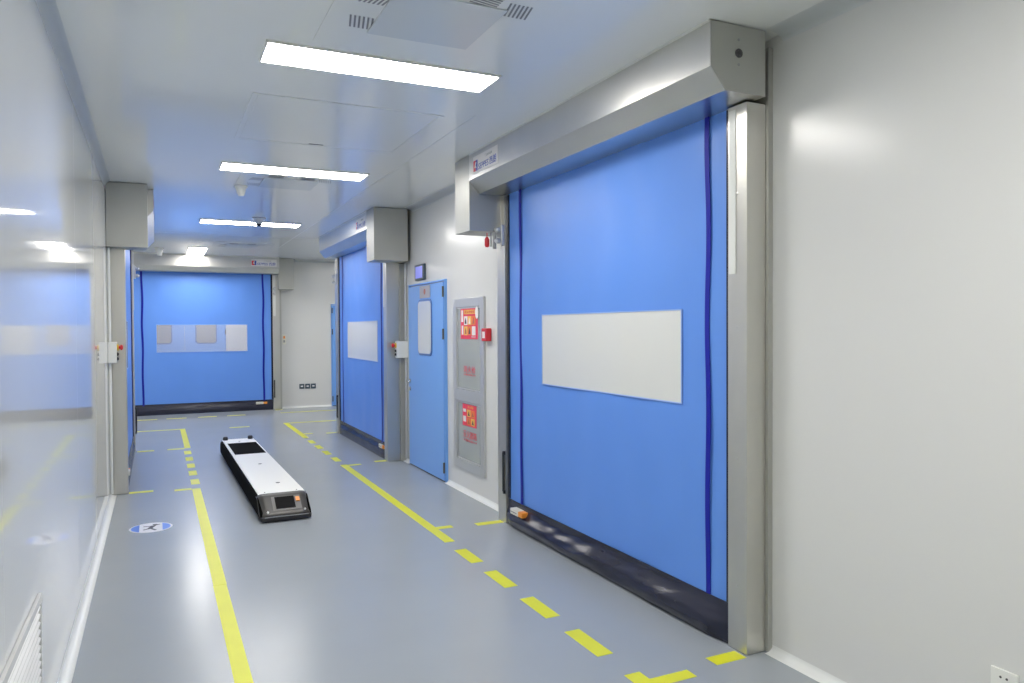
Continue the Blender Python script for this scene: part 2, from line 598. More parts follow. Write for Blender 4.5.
    lip = MB().box(hx0 + 0.003, hx1 - 0.003, -h1 - 0.004, -h1 - 0.0005, zt - 0.006, H - 0.0005)
    lip.build('hood_seal', 'white', t, smooth=False)
    for side in ('L', 'R'):
        if side == motor:
            continue
        X = hx0 - 0.004 if side == 'L' else hx1 + 0.0005
        ep = [(a + 0.003 if a == -h1 else a, b) for a, b in poly]
        pl = MB().prism(ep, 'x', X, X + 0.0035).build('end_plate', 'steel_box', t, smooth=False)
        dirx = -1 if side == 'L' else 1
        px = X if side == 'L' else X + 0.0035
        yc = -(h0 + h1) / 2 - 0.0
        MB().lathe([(0.021, 0), (0.021, 0.004), (0.012, 0.005), (0.012, 0.010), (0.004, 0.012)], (px, yc, 2.866), (dirx, 0, 0), 18).build('shaft_bolt', 'dark_grey', pl)
        for dz in (0.062, -0.052):
            MB().lathe([(0.007, 0), (0.007, 0.002), (0.003, 0.003)], (px, yc, 2.866 + dz), (dirx, 0, 0), 10).build('rivet', 'grey', pl)
    # motor box beside the hood
    m0, m1 = mbox
    gap = 0.003
    ma, mb_ = (hx0 - gap - mw_, hx0 - gap) if motor == 'L' else (hx1 + gap, hx1 + gap + mw_)
    mbx = MB().box(ma, mb_, -m1, -m0, 2.388, zt, 0.004).build('motor_box', 'steel_box', t)
    # maker's sticker, towards the motor end
    if sticker:
        sw, sh = 0.47, 0.125
        sx0 = hx0 + 0.09 if motor == 'L' else hx1 - 0.05 - sw
        st = MB().box(sx0, sx0 + sw, -h1 - 0.0025, -h1 - 0.0005, 2.818, 2.828 + sh).build('maker_sticker', 'white_ink', t, smooth=False)
        yb = -h1 - 0.0032
        MB().box(sx0 + 0.008, sx0 + 0.055, yb - 0.0005, yb + 0.0006, 2.836, 2.920).build('logo_red', 'red_ink', st, smooth=False)
        MB().box(sx0 + 0.056, sx0 + 0.092, yb - 0.0005, yb + 0.0006, 2.836, 2.920).build('logo_blue', 'blue_ink', st, smooth=False)
        MB().prism([(sx0 + 0.03, 2.862), (sx0 + 0.045, 2.905), (sx0 + 0.072, 2.905), (sx0 + 0.052, 2.880), (sx0 + 0.075, 2.862)], 'y', yb - 0.0012, yb - 0.0007).build('logo_swoosh', 'white_ink', st, smooth=False)
        text_mesh('lettering', 'SEPPES', 0.046, 'blue_ink', st, (sx0 + 0.105, yb, 2.838), width=0.20, shear=0.15)
        text_mesh('lettering', '西朗', 0.060, 'blue_ink', st, (sx0 + 0.325, yb, 2.834), width=0.12)
        text_mesh('lettering', '门业科技', 0.020, 'grey', st, (sx0 + 0.24, yb, 2.912), width=0.13)
    if handle:
        hx = -0.155 if motor == 'L' else W + 0.155
        hh = MB().cyl((hx, -0.24, 2.352), (hx, -0.24, 2.387), 0.004)
        hh.lathe([(0.012, 0), (0.021, 0.015), (0.021, 0.065), (0.010, 0.085)], (hx, -0.24, 2.268), (0, 0, 1), 14)
        hh.build('release_handle', 'red', t)['label'] = 'red hanging release handle'
        MB().tube([(hx + 0.06, -0.20, 2.387), (hx + 0.06, -0.20, 2.25)], 0.016).tube([(hx + 0.035, -0.22, 2.387), (hx + 0.035, -0.22, 2.27)], 0.006).build('cable_gland', 'grey', t)
    return t


A = rollup_door('nearest and largest blue roll-up door, on the right wall at the front', (XR, 5.55, 0), -PI / 2, 2.635, 'L',
                df=0.12, post=(0.03, 0.15), header=(0.105, 0.43), mbox=(0.10, 0.43), hl=0.07, hr=0.205, mw_=0.315, flange=0.152, bulge=0.9,
                win=(0.605, 2.24, 1.185, 1.692), rod_side='L', cover_side='R', seed=1.0, handle=True)
B = rollup_door('second blue roll-up door on the right wall, beyond the blue hinged door', (XR, 11.45, 0), -PI / 2, 2.55, 'R',
                df=0.20, post=(0.07, 0.23), header=(0.15, 0.45), mbox=(0.05, 0.455), hl=0.235, hr=0.10, mw_=0.335, flange=0.163, sensor_x=2.55 - 0.25,
                win=(0.56, 2.19, 1.185, 1.698), rod_side='L', cover_side='R', seed=5.0)
C_ = rollup_door('blue roll-up door on the left wall, seen almost edge-on', (XL, 8.35, 0), PI / 2, 2.60, 'L',
                 df=0.12, post=(0.02, 0.15), header=(0.05, 0.405), mbox=(0.002, 0.355), hl=0.05, hr=0.235, mw_=0.29,
                 win=(0.30, 1.04, 1.185, 1.692), rod_side='R', cover_side='R', seed=9.0)
D = rollup_door('blue roll-up door closing the far end of the corridor', (-0.48, YF, 0), 0.0, 2.56, 'R',
                df=0.16, post=(0.05, 0.19), header=(0.15, 0.47), mbox=(0.01, 0.30), hl=0.235, hr=0.10, mw_=0.30,
                pane='pane_clear', win=(0.48, 2.08, 1.18, 1.69), rod_side='R', cover_side='R', seed=13.0)


# ---------------------------------------------------------------- hinged doors
def rounded(x0, x1, z0, z1, r, n=5):
    p = []
    for cx, cz, a in ((x1 - r, z1 - r, 0), (x0 + r, z1 - r, PI / 2), (x0 + r, z0 + r, PI), (x1 - r, z0 + r, 1.5 * PI)):
        p += arc(cx, cz, r, a, a + PI / 2, n)
    return p


def hinged_leaf(root, x0, x1, z1, win, sign=True, handle_left=True, hinges=True, pane='pane_hazy'):
    MB().box(x0, x1, -0.038, -0.004, 0.012, z1, 0.003).build('leaf', 'door_blue', root)
    wx0, wx1, wz0, wz1 = win
    fr = MB().prism(rounded(wx0, wx1, wz0, wz1, 0.07), 'y', -0.046, -0.036).build('window_frame', 'door_edge', root)
    MB().prism(rounded(wx0 + 0.022, wx1 - 0.022, wz0 + 0.022, wz1 - 0.022, 0.055), 'y', -0.050, -0.045).build('window_pane', pane, fr)
    if sign:
        sp = MB().box(x0 + 0.43, x0 + 0.78, -0.043, -0.0385, 1.935, 2.07, 0.002).build('sign_plate', 'sign_plate', root)
        MB().lathe([(0.032, 0), (0.032, 0.001)], (x0 + 0.605, -0.043, 2.005), (0, -1, 0), 20).build('sign_emblem', 'rust_ink', sp)
    hx = x0 + 0.055 if handle_left else x1 - 0.055
    s = 1 if handle_left else -1
    h = MB().lathe([(0.026, 0), (0.026, 0.008), (0.010, 0.010), (0.010, 0.05)], (hx, -0.038, 0.985), (0, -1, 0), 18)
    h.tube([(hx, -0.086, 0.985), (hx + s * 0.125, -0.086, 0.98)], 0.010, 12)
    h.build('handle', 'chrome', root)
    MB().lathe([(0.026, 0), (0.026, 0.008), (0.008, 0.012)], (hx, -0.038, 0.895), (0, -1, 0), 18).build('lock', 'chrome', root)
    if hinges:
        ex = x1 if handle_left else x0
        for z in (0.15, 1.54, 1.98):
            MB().cyl((ex + 0.004 * s, -0.044, z - 0.055), (ex + 0.004 * s, -0.044, z + 0.055), 0.010, 12).build('hinge', 'dark_grey', root)


def hinged_door(name, label, loc, rz, leaves, zt=2.09):
    r = bpy.data.objects.new(name, None)
    COL.objects.link(r)
    r.location = loc
    r.rotation_euler = (0, 0, rz)
    struct(r, label)
    r['category'] = 'door'
    for lf in leaves:
        hinged_leaf(r, *lf)
    x0, x1 = leaves[0][0], leaves[-1][1]
    fr = MB().box(x0 - 0.022, x0 - 0.003, -0.030, -0.001, 0.0, zt + 0.02).box(x1 + 0.003, x1 + 0.014, -0.030, -0.001, 0.0, zt + 0.02)
    fr.box(x0 - 0.003, x1 + 0.003, -0.030, -0.001, zt + 0.003, zt + 0.02)
    fr.build('door_frame', 'door_blue', r, smooth=False)
    MB().box(x0, x1, -0.030, -0.006, 0.001, 0.011).build('threshold', 'rubber', r, smooth=False)
    return r


hinged_door('door_1', 'blue hinged door with a tall narrow window, left of the fire cabinet',
            (XR, 8.50, 0), -PI / 2, [(0.0, 1.185, 2.08, (0.365, 0.835, 1.30, 1.92), True, True, True)])
hinged_door('door_2', 'blue hinged door on the far wall, mostly hidden behind the second roll-up door',
            (3.29, YF, 0), 0.0, [(0.0, 0.90, 2.085, (0.28, 0.62, 1.30, 1.925), False, False, True)])
hinged_door('door_3', 'blue double door seen through the window of the far roll-up door',
            (-0.27, 17.75, 0), 0.0, [(0.0, 0.815, 2.085, (0.15, 0.57, 1.29, 1.93), False, False, True, 'pane_grey'),
                                     (0.82, 1.64, 2.085, (1.03, 1.47, 1.29, 1.93), False, True, True, 'pane_grey')])

# ---------------------------------------------------------------- ceiling lamps
LAMPS = []


def ceiling_lamp(label, x, y, sx, sy):
    t = thing('ceiling_lamp', label, 'ceiling light', (x, y, H), 0, 'flush panel lamps in the ceiling')
    MB().box(-sx / 2 + 0.012, sx / 2 - 0.012, -sy / 2 + 0.012, sy / 2 - 0.012, -0.010, -0.004).build('diffuser', 'lamp', t, smooth=False)
    f = MB()
    f.box(-sx / 2, sx / 2, -sy / 2, -sy / 2 + 0.012, -0.012, -0.0005).box(-sx / 2, sx / 2, sy / 2 - 0.012, sy / 2, -0.012, -0.0005)
    f.box(-sx / 2, -sx / 2 + 0.012, -sy / 2 + 0.012, sy / 2 - 0.012, -0.012, -0.0005).box(sx / 2 - 0.012, sx / 2, -sy / 2 + 0.012, sy / 2 - 0.012, -0.012, -0.0005)
    f.build('lamp_frame', 'white', t, smooth=False)
    return t


ceiling_lamp('nearest and largest lit ceiling panel, above the front roll-up door', 1.12, 3.95, 1.25, 0.31)
ceiling_lamp('second lit ceiling panel from the front, just beyond the square hatch', 1.13, 6.85, 1.25, 0.32)
ceiling_lamp('third lit ceiling panel from the front, behind the hanging dome detector', 1.14, 10.42, 1.25, 0.34)
ceiling_lamp('short bright lit panel close to the far roll-up door, turned lengthways', 0.66, 14.45, 0.31, 1.25)
ceiling_lamp('lit ceiling panel just behind the camera', 1.13, 0.95, 1.25, 0.31)
ceiling_lamp('lit ceiling panel at the back end of the corridor', 1.13, -2.0, 1.25, 0.31)
ceiling_lamp('added unseen fill panel in the cross corridor to the right', 3.85, 13.7, 1.25, 0.31)  # out-of-view lamp, added to brighten the far wall
ceiling_lamp('added unseen fill panel in the cross corridor to the left', -1.5, 13.5, 1.25, 0.31)  # likewise added out of view, extra light for the far end
ceiling_lamp('lit ceiling panel in the lobby behind the far roll-up door', 1.0, 16.7, 1.25, 0.31)


# ---------------------------------------------------------------- ceiling hatch, diffusers, detectors
t = thing('ceiling_hatch', 'square flush access hatch in the ceiling between the first two lamps', 'hatch', (1.13, 5.26, H))
MB().box(-0.565, 0.565, -0.55, 0.55, -0.003, -0.0005).build('hatch_panel', 'vent_white', t)
f = MB()
f.box(-0.60, 0.60, -0.585, -0.553, -0.0045, -0.0005).box(-0.60, 0.60, 0.553, 0.585, -0.0045, -0.0005)
f.box(-0.60, -0.568, -0.553, 0.553, -0.0045, -0.0005).box(0.568, 0.60, -0.553, 0.553, -0.0045, -0.0005)
f.build('hatch_frame', 'vent_white', t, smooth=False)
MB().box(-0.075, 0.03, 0.517, 0.527, -0.006, -0.0031).build('hatch_latch', 'dark_grey', t, smooth=False)


def diffuser(label, x, y):
    t = thing('air_diffuser', label, 'air vent', (x, y, H), 0, 'square swirl air diffusers in the ceiling')
    MB().box(-0.46, 0.46, -0.46, 0.46, -0.004, -0.0005).build('outer_plate', 'vent_white', t)
    MB().box(-0.25, 0.25, -0.25, 0.25, -0.012, -0.0045, 0.003).build('centre_plate', 'vent_grey', t)
    for k in (0, 1, 2):
        ca, sa = round(math.cos(k * PI / 2)), round(math.sin(k * PI / 2))
        for g in ((0.25,) if k == 2 else (-0.13, 0.15)):
            sl = MB()
            for j in range(6):
                u = -0.35 + 0.02 * j
                ang = -0.20 if g < 0 else 0.20
                pts = []
                for du, dv in ((-0.0045, -0.065), (0.0045, -0.065), (0.0045, 0.065), (-0.0045, 0.065)):
                    a_, b_ = u + du + ang * dv, g + dv
                    pts.append((a_ * ca - b_ * sa, a_ * sa + b_ * ca))
                sl.prism(pts, 'z', -0.0055, -0.0042)
            sl.build('slot_group', 'vent_dark', t, smooth=False)
    return t


diffuser('square swirl air diffuser in the ceiling, in front of the nearest lamp', 1.16, 3.25)
diffuser('square swirl air diffuser in the ceiling, just beyond the second lamp', 1.16, 7.45)
diffuser('square swirl air diffuser in the ceiling, farthest one near the end door', 1.30, 13.3)


def detector(label, x, y, r=0.07, drop=0.07, lens=True):
    t = thing('ceiling_detector', label, 'detector', (x, y, H), 0, 'small white ceiling detectors')
    MB().lathe([(r, 0), (r, 0.012), (r * 0.8, 0.03), (r * 0.45, drop)], (0, 0, -0.0005), (0, 0, -1), 24).build('housing', 'white', t)
    if lens:
        MB().lathe([(r * 0.40, 0), (r * 0.38, 0.015), (r * 0.2, 0.03), (0.001, 0.034)], (0, 0, -drop - 0.0008), (0, 0, -1), 18).build('lens', 'black', t)
    return t


detector('white dome detector with a dark centre, hanging in front of the third lamp', 1.18, 9.9, 0.085, 0.075)
detector('white cone detector in the ceiling beside the second air diffuser', 0.76, 7.75, 0.06, 0.10, False)
detector('white cone detector in the ceiling nearest the far roll-up door', 0.06, 14.2, 0.075, 0.13, False)

# ---------------------------------------------------------------- fire hose cabinet
CW = CAB_Y1 - CAB_Y0
t = thing('fire_cabinet', 'metal fire cabinet with two glass doors and red posters, set in the right wall', 'fire cabinet', (XR, CAB_Y1, 0), -PI / 2)
fz0, fz1, fr_ = CAB_Z0, CAB_Z1, 0.085
f = MB()
f.box(0, fr_, -0.022, 0.0, fz0, fz1, 0.003).box(CW - fr_, CW, -0.022, 0.0, fz0, fz1, 0.003)
f.box(fr_, CW - fr_, -0.022, 0.0, fz1 - fr_, fz1, 0.003).box(fr_, CW - fr_, -0.022, 0.0, fz0, fz0 + fr_, 0.003)
f.box(fr_, CW - fr_, -0.022, 0.0, 0.885, 1.0, 0.003)
f.build('cabinet_frame', 'alu', t)
b = MB()
b.box(0.055, CW - 0.055, 0.105, 0.115, fz0 + 0.055, fz1 - 0.055)
b.box(0.055, 0.065, 0.022, 0.105, fz0 + 0.055, fz1 - 0.055).box(CW - 0.065, CW - 0.055, 0.022, 0.105, fz0 + 0.055, fz1 - 0.055)
b.box(0.065, CW - 0.065, 0.022, 0.105, fz0 + 0.055, fz0 + 0.065).box(0.065, CW - 0.065, 0.022, 0.105, fz1 - 0.065, fz1 - 0.055)
b.box(0.065, CW - 0.065, 0.022, 0.105, 0.93, 0.945)
b.build('cabinet_liner', 'grey', t, smooth=False)


def pane_door(z0, z1):
    g = MB().box(fr_ + 0.002, CW - fr_ - 0.002, -0.010, -0.005, z0 + 0.002, z1 - 0.002).build('glass_door', 'glass_grey', t, smooth=False)
    e = 0.016
    q = MB()
    q.box(fr_ + 0.002, fr_ + e, -0.016, -0.0102, z0 + 0.002, z1 - 0.002).box(CW - fr_ - e, CW - fr_ - 0.002, -0.016, -0.0102, z0 + 0.002, z1 - 0.002)
    q.box(fr_ + e, CW - fr_ - e, -0.016, -0.0102, z0 + 0.002, z0 + e).box(fr_ + e, CW - fr_ - e, -0.016, -0.0102, z1 - e, z1 - 0.002)
    q.build('pane_edge', 'alu', g, smooth=False)
    return g


gu = pane_door(1.0, fz1 - fr_)
gl = pane_door(fz0 + fr_, 0.885)
yp = -0.0125
# upper poster: red sheet with a grid of picture cells
po = MB().box(0.155, 0.585, yp, -0.0105, 1.495, 1.795).build('safety_poster', 'pink_ink', t, smooth=False)
po.location.x = 0.035
po['label'] = 'red poster with a grid of orange picture cells'
y1 = yp - 0.0012
MB().box(0.245, 0.53, y1, yp - 0.0002, 1.735, 1.775).build('poster_heading', 'yellow_ink', po, smooth=False)
text_mesh('lettering', '消火栓使用', 0.026, 'red_ink', po, (0.262, y1 - 0.001, 1.742), width=0.25)
for r_ in range(2):
    for c_ in range(3):
        cx, cz = 0.245 + c_ * 0.100, 1.63 - r_ * 0.098
        MB().box(cx, cx + 0.088, y1, yp - 0.0002, cz, cz + 0.085).build('picture_cell', ['white_ink', 'yellow_ink', 'orange_ink'][(c_ + r_) % 3], po, smooth=False)
        MB().prism([(cx + 0.02, cz + 0.012), (cx + 0.065, cz + 0.012), (cx + 0.058, cz + 0.045), (cx + 0.044, cz + 0.072), (cx + 0.028, cz + 0.045)], 'y', y1 - 0.0012, y1 - 0.0004).build('pictogram', ['dark_ink', 'white_ink', 'rust_ink'][(c_ + 2 * r_) % 3], po, smooth=False)
MB().box(0.175, 0.222, y1, yp - 0.0002, 1.66, 1.775).build('poster_column', 'white_ink', po, smooth=False)
MB().box(0.185, 0.225, y1, yp - 0.0002, 1.535, 1.625).build('poster_column', 'white_ink', po, smooth=False)
text_mesh('lettering', '火警119', 0.022, 'white_ink', po, (0.43, y1, 1.505), width=0.10)
MB().prism([(0.615 + 0.038 * math.cos(a * PI / 12), 1.745 + 0.058 * math.sin(a * PI / 12)) for a in range(24)], 'y', -0.0195, -0.0170).build('inspection_tag', 'white_ink', t)['label'] = 'white oval tag'
text_mesh('lettering', '消火栓', 0.065, 'red_ink', gu, (0.255, -0.0115, 1.17), width=0.30)
text_mesh('lettering', '火警电话119', 0.020, 'red_ink', gu, (0.255, -0.0115, 1.14), width=0.30)
# lower poster
pl = MB().box(0.225, 0.575, yp, -0.0105, 0.652, 0.862).build('safety_poster', 'pink_ink', t, smooth=False)
pl['label'] = 'small red poster with orange cells'
for r_ in range(2):
    for c_ in range(2):
        cx, cz = 0.345 + c_ * 0.10, 0.745 - r_ * 0.078
        MB().box(cx, cx + 0.088, y1, yp - 0.0002, cz, cz + 0.068).build('picture_cell', ['yellow_ink', 'orange_ink'][(c_ + r_) % 2], pl, smooth=False)
        MB().prism([(cx + 0.02, cz + 0.01), (cx + 0.07, cz + 0.01), (cx + 0.045, cz + 0.055)], 'y', y1 - 0.0012, y1 - 0.0004).build('pictogram', ['dark_ink', 'rust_ink'][(c_ + r_) % 2], pl, smooth=False)
MB().box(0.245, 0.315, y1, yp - 0.0002, 0.69, 0.745).build('poster_column', 'white_ink', pl, smooth=False)
MB().box(0.245, 0.315, y1, yp - 0.0002, 0.785, 0.815).build('poster_column', 'white_ink', pl, smooth=False)
text_mesh('lettering', '灭火器', 0.022, 'yellow_ink', pl, (0.36, y1, 0.828), width=0.14)
text_mesh('lettering', '灭火器箱', 0.070, 'red_ink', gl, (0.235, -0.0115, 0.535), width=0.34)
text_mesh('lettering', '火警电话119', 0.024, 'red_ink', gl, (0.235, -0.0115, 0.500), width=0.34)

for lab, zb, xx in (('pale rounded canister dimly seen behind the upper glass of the fire cabinet', 1.012 - 0.066, 0.52),
                    ('pale rounded canister dimly seen behind the lower glass of the fire cabinet', fz0 + 0.066, 0.40)):
    c = thing('canister', lab, 'canister', (XR + 0.063, CAB_Y1 - xx, zb), 0, 'canisters inside the fire cabinet')
    MB().lathe([(0.036, 0), (0.038, 0.01), (0.038, 0.27), (0.028, 0.31), (0.012, 0.325)], (0, 0, 0.0005), (0, 0, 1), 20).build('body', 'white', c)
    MB().lathe([(0.012, 0), (0.012, 0.03), (0.018, 0.032), (0.018, 0.05)], (0, 0, 0.3265), (0, 0, 1), 14).build('cap', 'grey', c)

# ---------------------------------------------------------------- small wall fittings
t = thing('fire_alarm', 'small red square fire alarm button on the wall, right of the fire cabinet', 'fire alarm', (XR, 6.22, 1.54), -PI / 2)
MB().box(-0.055, 0.055, -0.055, -0.0005, -0.058, 0.058, 0.006).build('housing', 'red', t)
MB().box(-0.030, 0.030, -0.0575, -0.0555, -0.032, 0.028, 0.0005).build('press_plate', 'white_ink', t)

t = thing('status_display', 'small dark-framed violet display on the wall above the blue hinged door', 'display', (XR, 8.13, 2.235), -PI / 2)
MB().box(-0.165, 0.165, -0.028, -0.0005, -0.088, 0.088, 0.006).build('housing', 'slate', t)
MB().box(-0.125, 0.115, -0.0302, -0.0284, -0.066, 0.066).build('screen', 'display', t, smooth=False)


def control_box(label, loc, rz, w_=0.11, h_=0.20, d_=0.10):
    t = thing('control_box', label, 'control box', loc, rz, 'door control boxes')
    MB().box(-w_ / 2, w_ / 2, -d_, -0.0005, -h_ / 2, h_ / 2, 0.006).build('housing', 'white', t)
    col = MB().lathe([(0.030, 0), (0.030, 0.012), (0.024, 0.014)], (0, -d_ - 0.0003, h_ * 0.24), (0, -1, 0), 20).build('button_collar', 'yellow', t)
    MB().lathe([(0.014, 0), (0.014, 0.012), (0.026, 0.016), (0.027, 0.026), (0.018, 0.036), (0.001, 0.038)], (0, -d_ - 0.0148, h_ * 0.24), (0, -1, 0), 20).build('stop_button', 'red', col)
    for dz in (-0.08, -0.30):
        MB().lathe([(0.017, 0), (0.017, 0.006), (0.012, 0.008), (0.012, 0.014)], (0, -d_ - 0.0003, h_ * dz), (0, -1, 0), 16).build('push_button', 'black', t)
    return t


control_box('white control box with a red stop button, on the left wall', (XL, 8.10, 1.385), PI / 2, 0.10, 0.20, 0.075)
control_box('white control box with a red stop button, left of the blue hinged door', (XR, 8.680, 1.35), -PI / 2, 0.075, 0.20, 0.14)
t = thing('switch_plate', 'tiny pale switch on the far wall just right of the end roll-up door', 'switch', (2.325, YF, 1.39))
MB().box(-0.036, 0.036, -0.012, -0.0005, -0.10, 0.10, 0.003).build('plate', 'cream', t)
MB().box(-0.018, 0.018, -0.018, -0.0122, 0.02, 0.07, 0.002).build('rocker', 'orange', t)
MB().box(-0.018, 0.018, -0.018, -0.0122, -0.06, -0.01, 0.002).build('rocker', 'grey', t)

# conduits running to the control boxes
tag(MB().cyl((XL + 0.0145, 8.10, 0.03), (XL + 0.0145, 8.10, 1.284), 0.013).build('conduit', 'white'), 'thin white conduit on the left wall, below the control box', 'conduit')
tag(MB().cyl((XL + 0.0145, 8.10, 1.487), (XL + 0.0145, 8.10, 2.384), 0.013).build('conduit', 'white'), 'thin white conduit on the left wall, above the control box', 'conduit')
tag(MB().cyl((XR - 0.0165, 8.680, 1.452), (XR - 0.0165, 8.680, 2.384), 0.015).build('conduit', 'alu'), 'thin grey conduit on the right wall, above the control box', 'conduit')
tag(MB().cyl((XR - 0.0165, 8.680, 0.04), (XR - 0.0165, 8.680, 1.248), 0.015).build('conduit', 'alu'), 'thin grey conduit on the right wall, below the control box', 'conduit')


def socket(label, loc, rz, mat='white', hole='dark_grey', group=None, s=0.043, pins=True):
    t = thing('wall_socket', label, 'wall socket', loc, rz, group)
    MB().box(-s, s, -0.010, -0.0005, -s, s, 0.004).build('face_plate', mat, t)
    q = MB()
    if pins:
        q.lathe([(0.0045, 0), (0.0045, 0.0012)], (-0.011, -0.0098, 0.020), (0, -1, 0), 12).lathe([(0.0045, 0), (0.0045, 0.0012)], (0.011, -0.0098, 0.020), (0, -1, 0), 12)
        q.box(-0.002, 0.002, -0.0112, -0.0100, -0.012, 0.0)
        q.box(-0.013, -0.009, -0.0112, -0.0100, -0.026, -0.014).box(0.009, 0.013, -0.0112, -0.0100, -0.026, -0.014)
    else:
        q.box(-0.022, 0.022, -0.0118, -0.0100, -0.012, 0.014)
    q.build('socket_holes', hole, t, smooth=False)
    return t


socket('white wall socket low on the bare right wall, at the bottom corner nearest the camera', (XR, 1.645, 0.323), -PI / 2, s=0.048)
socket('small white wall socket low beside the blue hinged door', (XR, 8.735 - 0.0, 0.34), -PI / 2, s=0.040) if False else None
for k, (wd, x) in enumerate((('leftmost', 2.665), ('middle', 2.78), ('rightmost', 2.895))):
    socket('%s dark socket of the row of three low on the far wall' % wd, (x, YF, 0.43), 0, 'slate', 'mark_white', 'three dark sockets on the far wall', 0.050, False)

# return-air grille low on the left wall
t = thing('air_grille', 'white louvred air grille low on the left wall nearest the camera', 'air vent', (XL, 2.83, 0.34), PI / 2)
gw, gh = 0.50, 0.265
f = MB()
f.box(-gw, gw, -0.014, -0.0005, gh - 0.032, gh, 0.003).box(-gw, gw, -0.014, -0.0005, -gh, -gh + 0.032, 0.003)
f.box(-gw, -gw + 0.032, -0.014, -0.0005, -gh + 0.032, gh - 0.032, 0.003).box(gw - 0.032, gw, -0.014, -0.0005, -gh + 0.032, gh - 0.032, 0.003)
f.build('grille_frame', 'wall', t)
MB().box(-gw + 0.033, gw - 0.033, -0.0025, -0.0005, -gh + 0.033, gh - 0.033).build('grille_backing', 'grey', t, smooth=False)
lv = MB()
n_l = 16
for k in range(n_l):
    z = -gh + 0.04 + (2 * gh - 0.085) * k / (n_l - 1)
    lv.prism([(-0.003, z + 0.006), (-0.003, z + 0.009), (-0.013, z + 0.003), (-0.013, z)], 'x', -gw + 0.034, gw - 0.040)
lv.build('louvres', 'wall', t, smooth=False)

# ---------------------------------------------------------------- floor tape
TZ = 0.0012


def tape(label, pts, group):
    m = MB()
    for poly in pts:
        m.prism(poly, 'z', 0.0003, TZ)
    return tag(m.build('floor_tape', 'tape', smooth=False), label, 'floor marking', group)


def rect(x0, x1, y0, y1):
    return [(x0, y0), (x1, y0), (x1, y1), (x0, y1)]


ORD = ['first', 'second', 'third', 'fourth', 'fifth', 'sixth', 'seventh']
LX0, LX1, RX0, RX1 = 0.298, 0.376, 1.925, 2.005
GL, GR, GX = 'yellow tape along the left of the floor', 'yellow tape along the right of the floor', 'yellow cross tape at the far end'
tape('long solid yellow floor line on the left, running towards the camera', [rect(LX0, LX1, -3.5, 5.0)], GL)
tape('long solid yellow floor line on the left, ending at the first left-hand dash', [rect(LX0 + 0.002, LX1 + 0.002, 5.003, 8.16)], GL)
for k, y in enumerate((8.545, 9.08, 9.58, 10.09, 10.62)):
    tape('%s yellow dash from the camera in the left row of dashes' % ORD[k], [rect(LX0 + 0.005, LX1 + 0.01, y - 0.16, y + 0.13)], GL)
tape('short solid yellow line on the left beyond the dashes, bending left at its far end', [[(-0.30, 13.10), (0.32, 13.10), (0.32, 11.0), (0.395, 11.0), (0.395, 13.18), (-0.30, 13.18)]], GL)
tape('yellow cross tick on the near left, touching the solid line', [rect(0.14, 0.296, 8.12, 8.20)], GL)
tape('yellow cross tick on the near left, at the foot of the edge-on roll-up door', [rect(-0.265, -0.05, 8.19, 8.27)], GL)
tape('yellow cross tick on the far left, touching the short solid line', [rect(0.11, 0.318, 10.94, 11.02)], GL)
tape('yellow cross tick on the far left, at the far post of the edge-on roll-up door', [rect(-0.25, -0.05, 10.94, 11.02)], GL)
for lab, x0, x1 in (('leftmost', -0.34, -0.01), ('second from left', 0.14, 0.47), ('third from left', 0.66, 0.98), ('rightmost', 1.16, 1.48)):
    tape('%s of the four yellow dashes in front of the far roll-up door' % lab, [rect(x0, x1, 14.74, 14.82)], GX)
tape('single yellow dash on the floor just behind the robot cart', [rect(1.05, 1.36, 12.93, 13.01)], GX)
tape('thin yellow line along the far wall, right of the end roll-up door', [rect(2.12, 3.6, 14.79, 14.86)], GX)
tape('small yellow tape at the right post of the far roll-up door', [rect(2.10, 2.24, 15.36, 15.43)], GX)
# right-hand line
tape('solid yellow floor line on the right beside the blue hinged door', [rect(RX0, RX1, 5.25, 8.80)], GR)
for k, y in enumerate((4.87, 4.33, 3.79, 3.255)):
    tape('%s yellow dash in the front right row, counted from the camera' % ORD[3 - k], [rect(1.915, 2.005, y - 0.165, y + 0.165)], GR)
tape('yellow T-shaped tape in the front right corner of the floor', [[(1.92, 2.87), (1.92, -3.5), (2.005, -3.5), (2.005, 2.715), (2.215, 2.715), (2.215, 2.79), (2.005, 2.79), (2.005, 2.87)]], GR)
tape('yellow tape tick at the foot of the nearest steel post', [rect(2.375, 2.556, 2.765, 2.85)], GR)
tape('yellow tape tick joined to the near end of the right solid line', [rect(2.007, 2.135, 5.62, 5.69)], GR)
tape('yellow tape tick at the far foot of the front roll-up door', [rect(2.33, 2.565, 5.58, 5.66)], GR)
for k, y in enumerate((9.20, 9.75, 10.28, 10.80)):
    tape('%s yellow dash from the camera in the far right row of dashes' % ORD[k], [rect(RX0, RX1, y - 0.15, y + 0.15)], GR)
tape('far right solid yellow line, turning right into the cross corridor', [[(1.925, 11.22), (2.005, 11.22), (2.005, 13.10), (4.5, 13.10), (4.5, 13.18), (1.925, 13.18)]], GR)
tape('yellow tape tick touching the far right solid line', [rect(2.007, 2.14, 11.63, 11.70)], GR)
tape('yellow tape tick at the far foot of the second roll-up door', [rect(2.33, 2.49, 11.56, 11.63)], GR)
tape('yellow tape tick joined to the far end of the right solid line', [rect(2.007, 2.16, 8.70, 8.77)], GR)
tape('yellow tape tick at the near foot of the second roll-up door', [rect(2.35, 2.49, 8.80, 8.88)], GR)

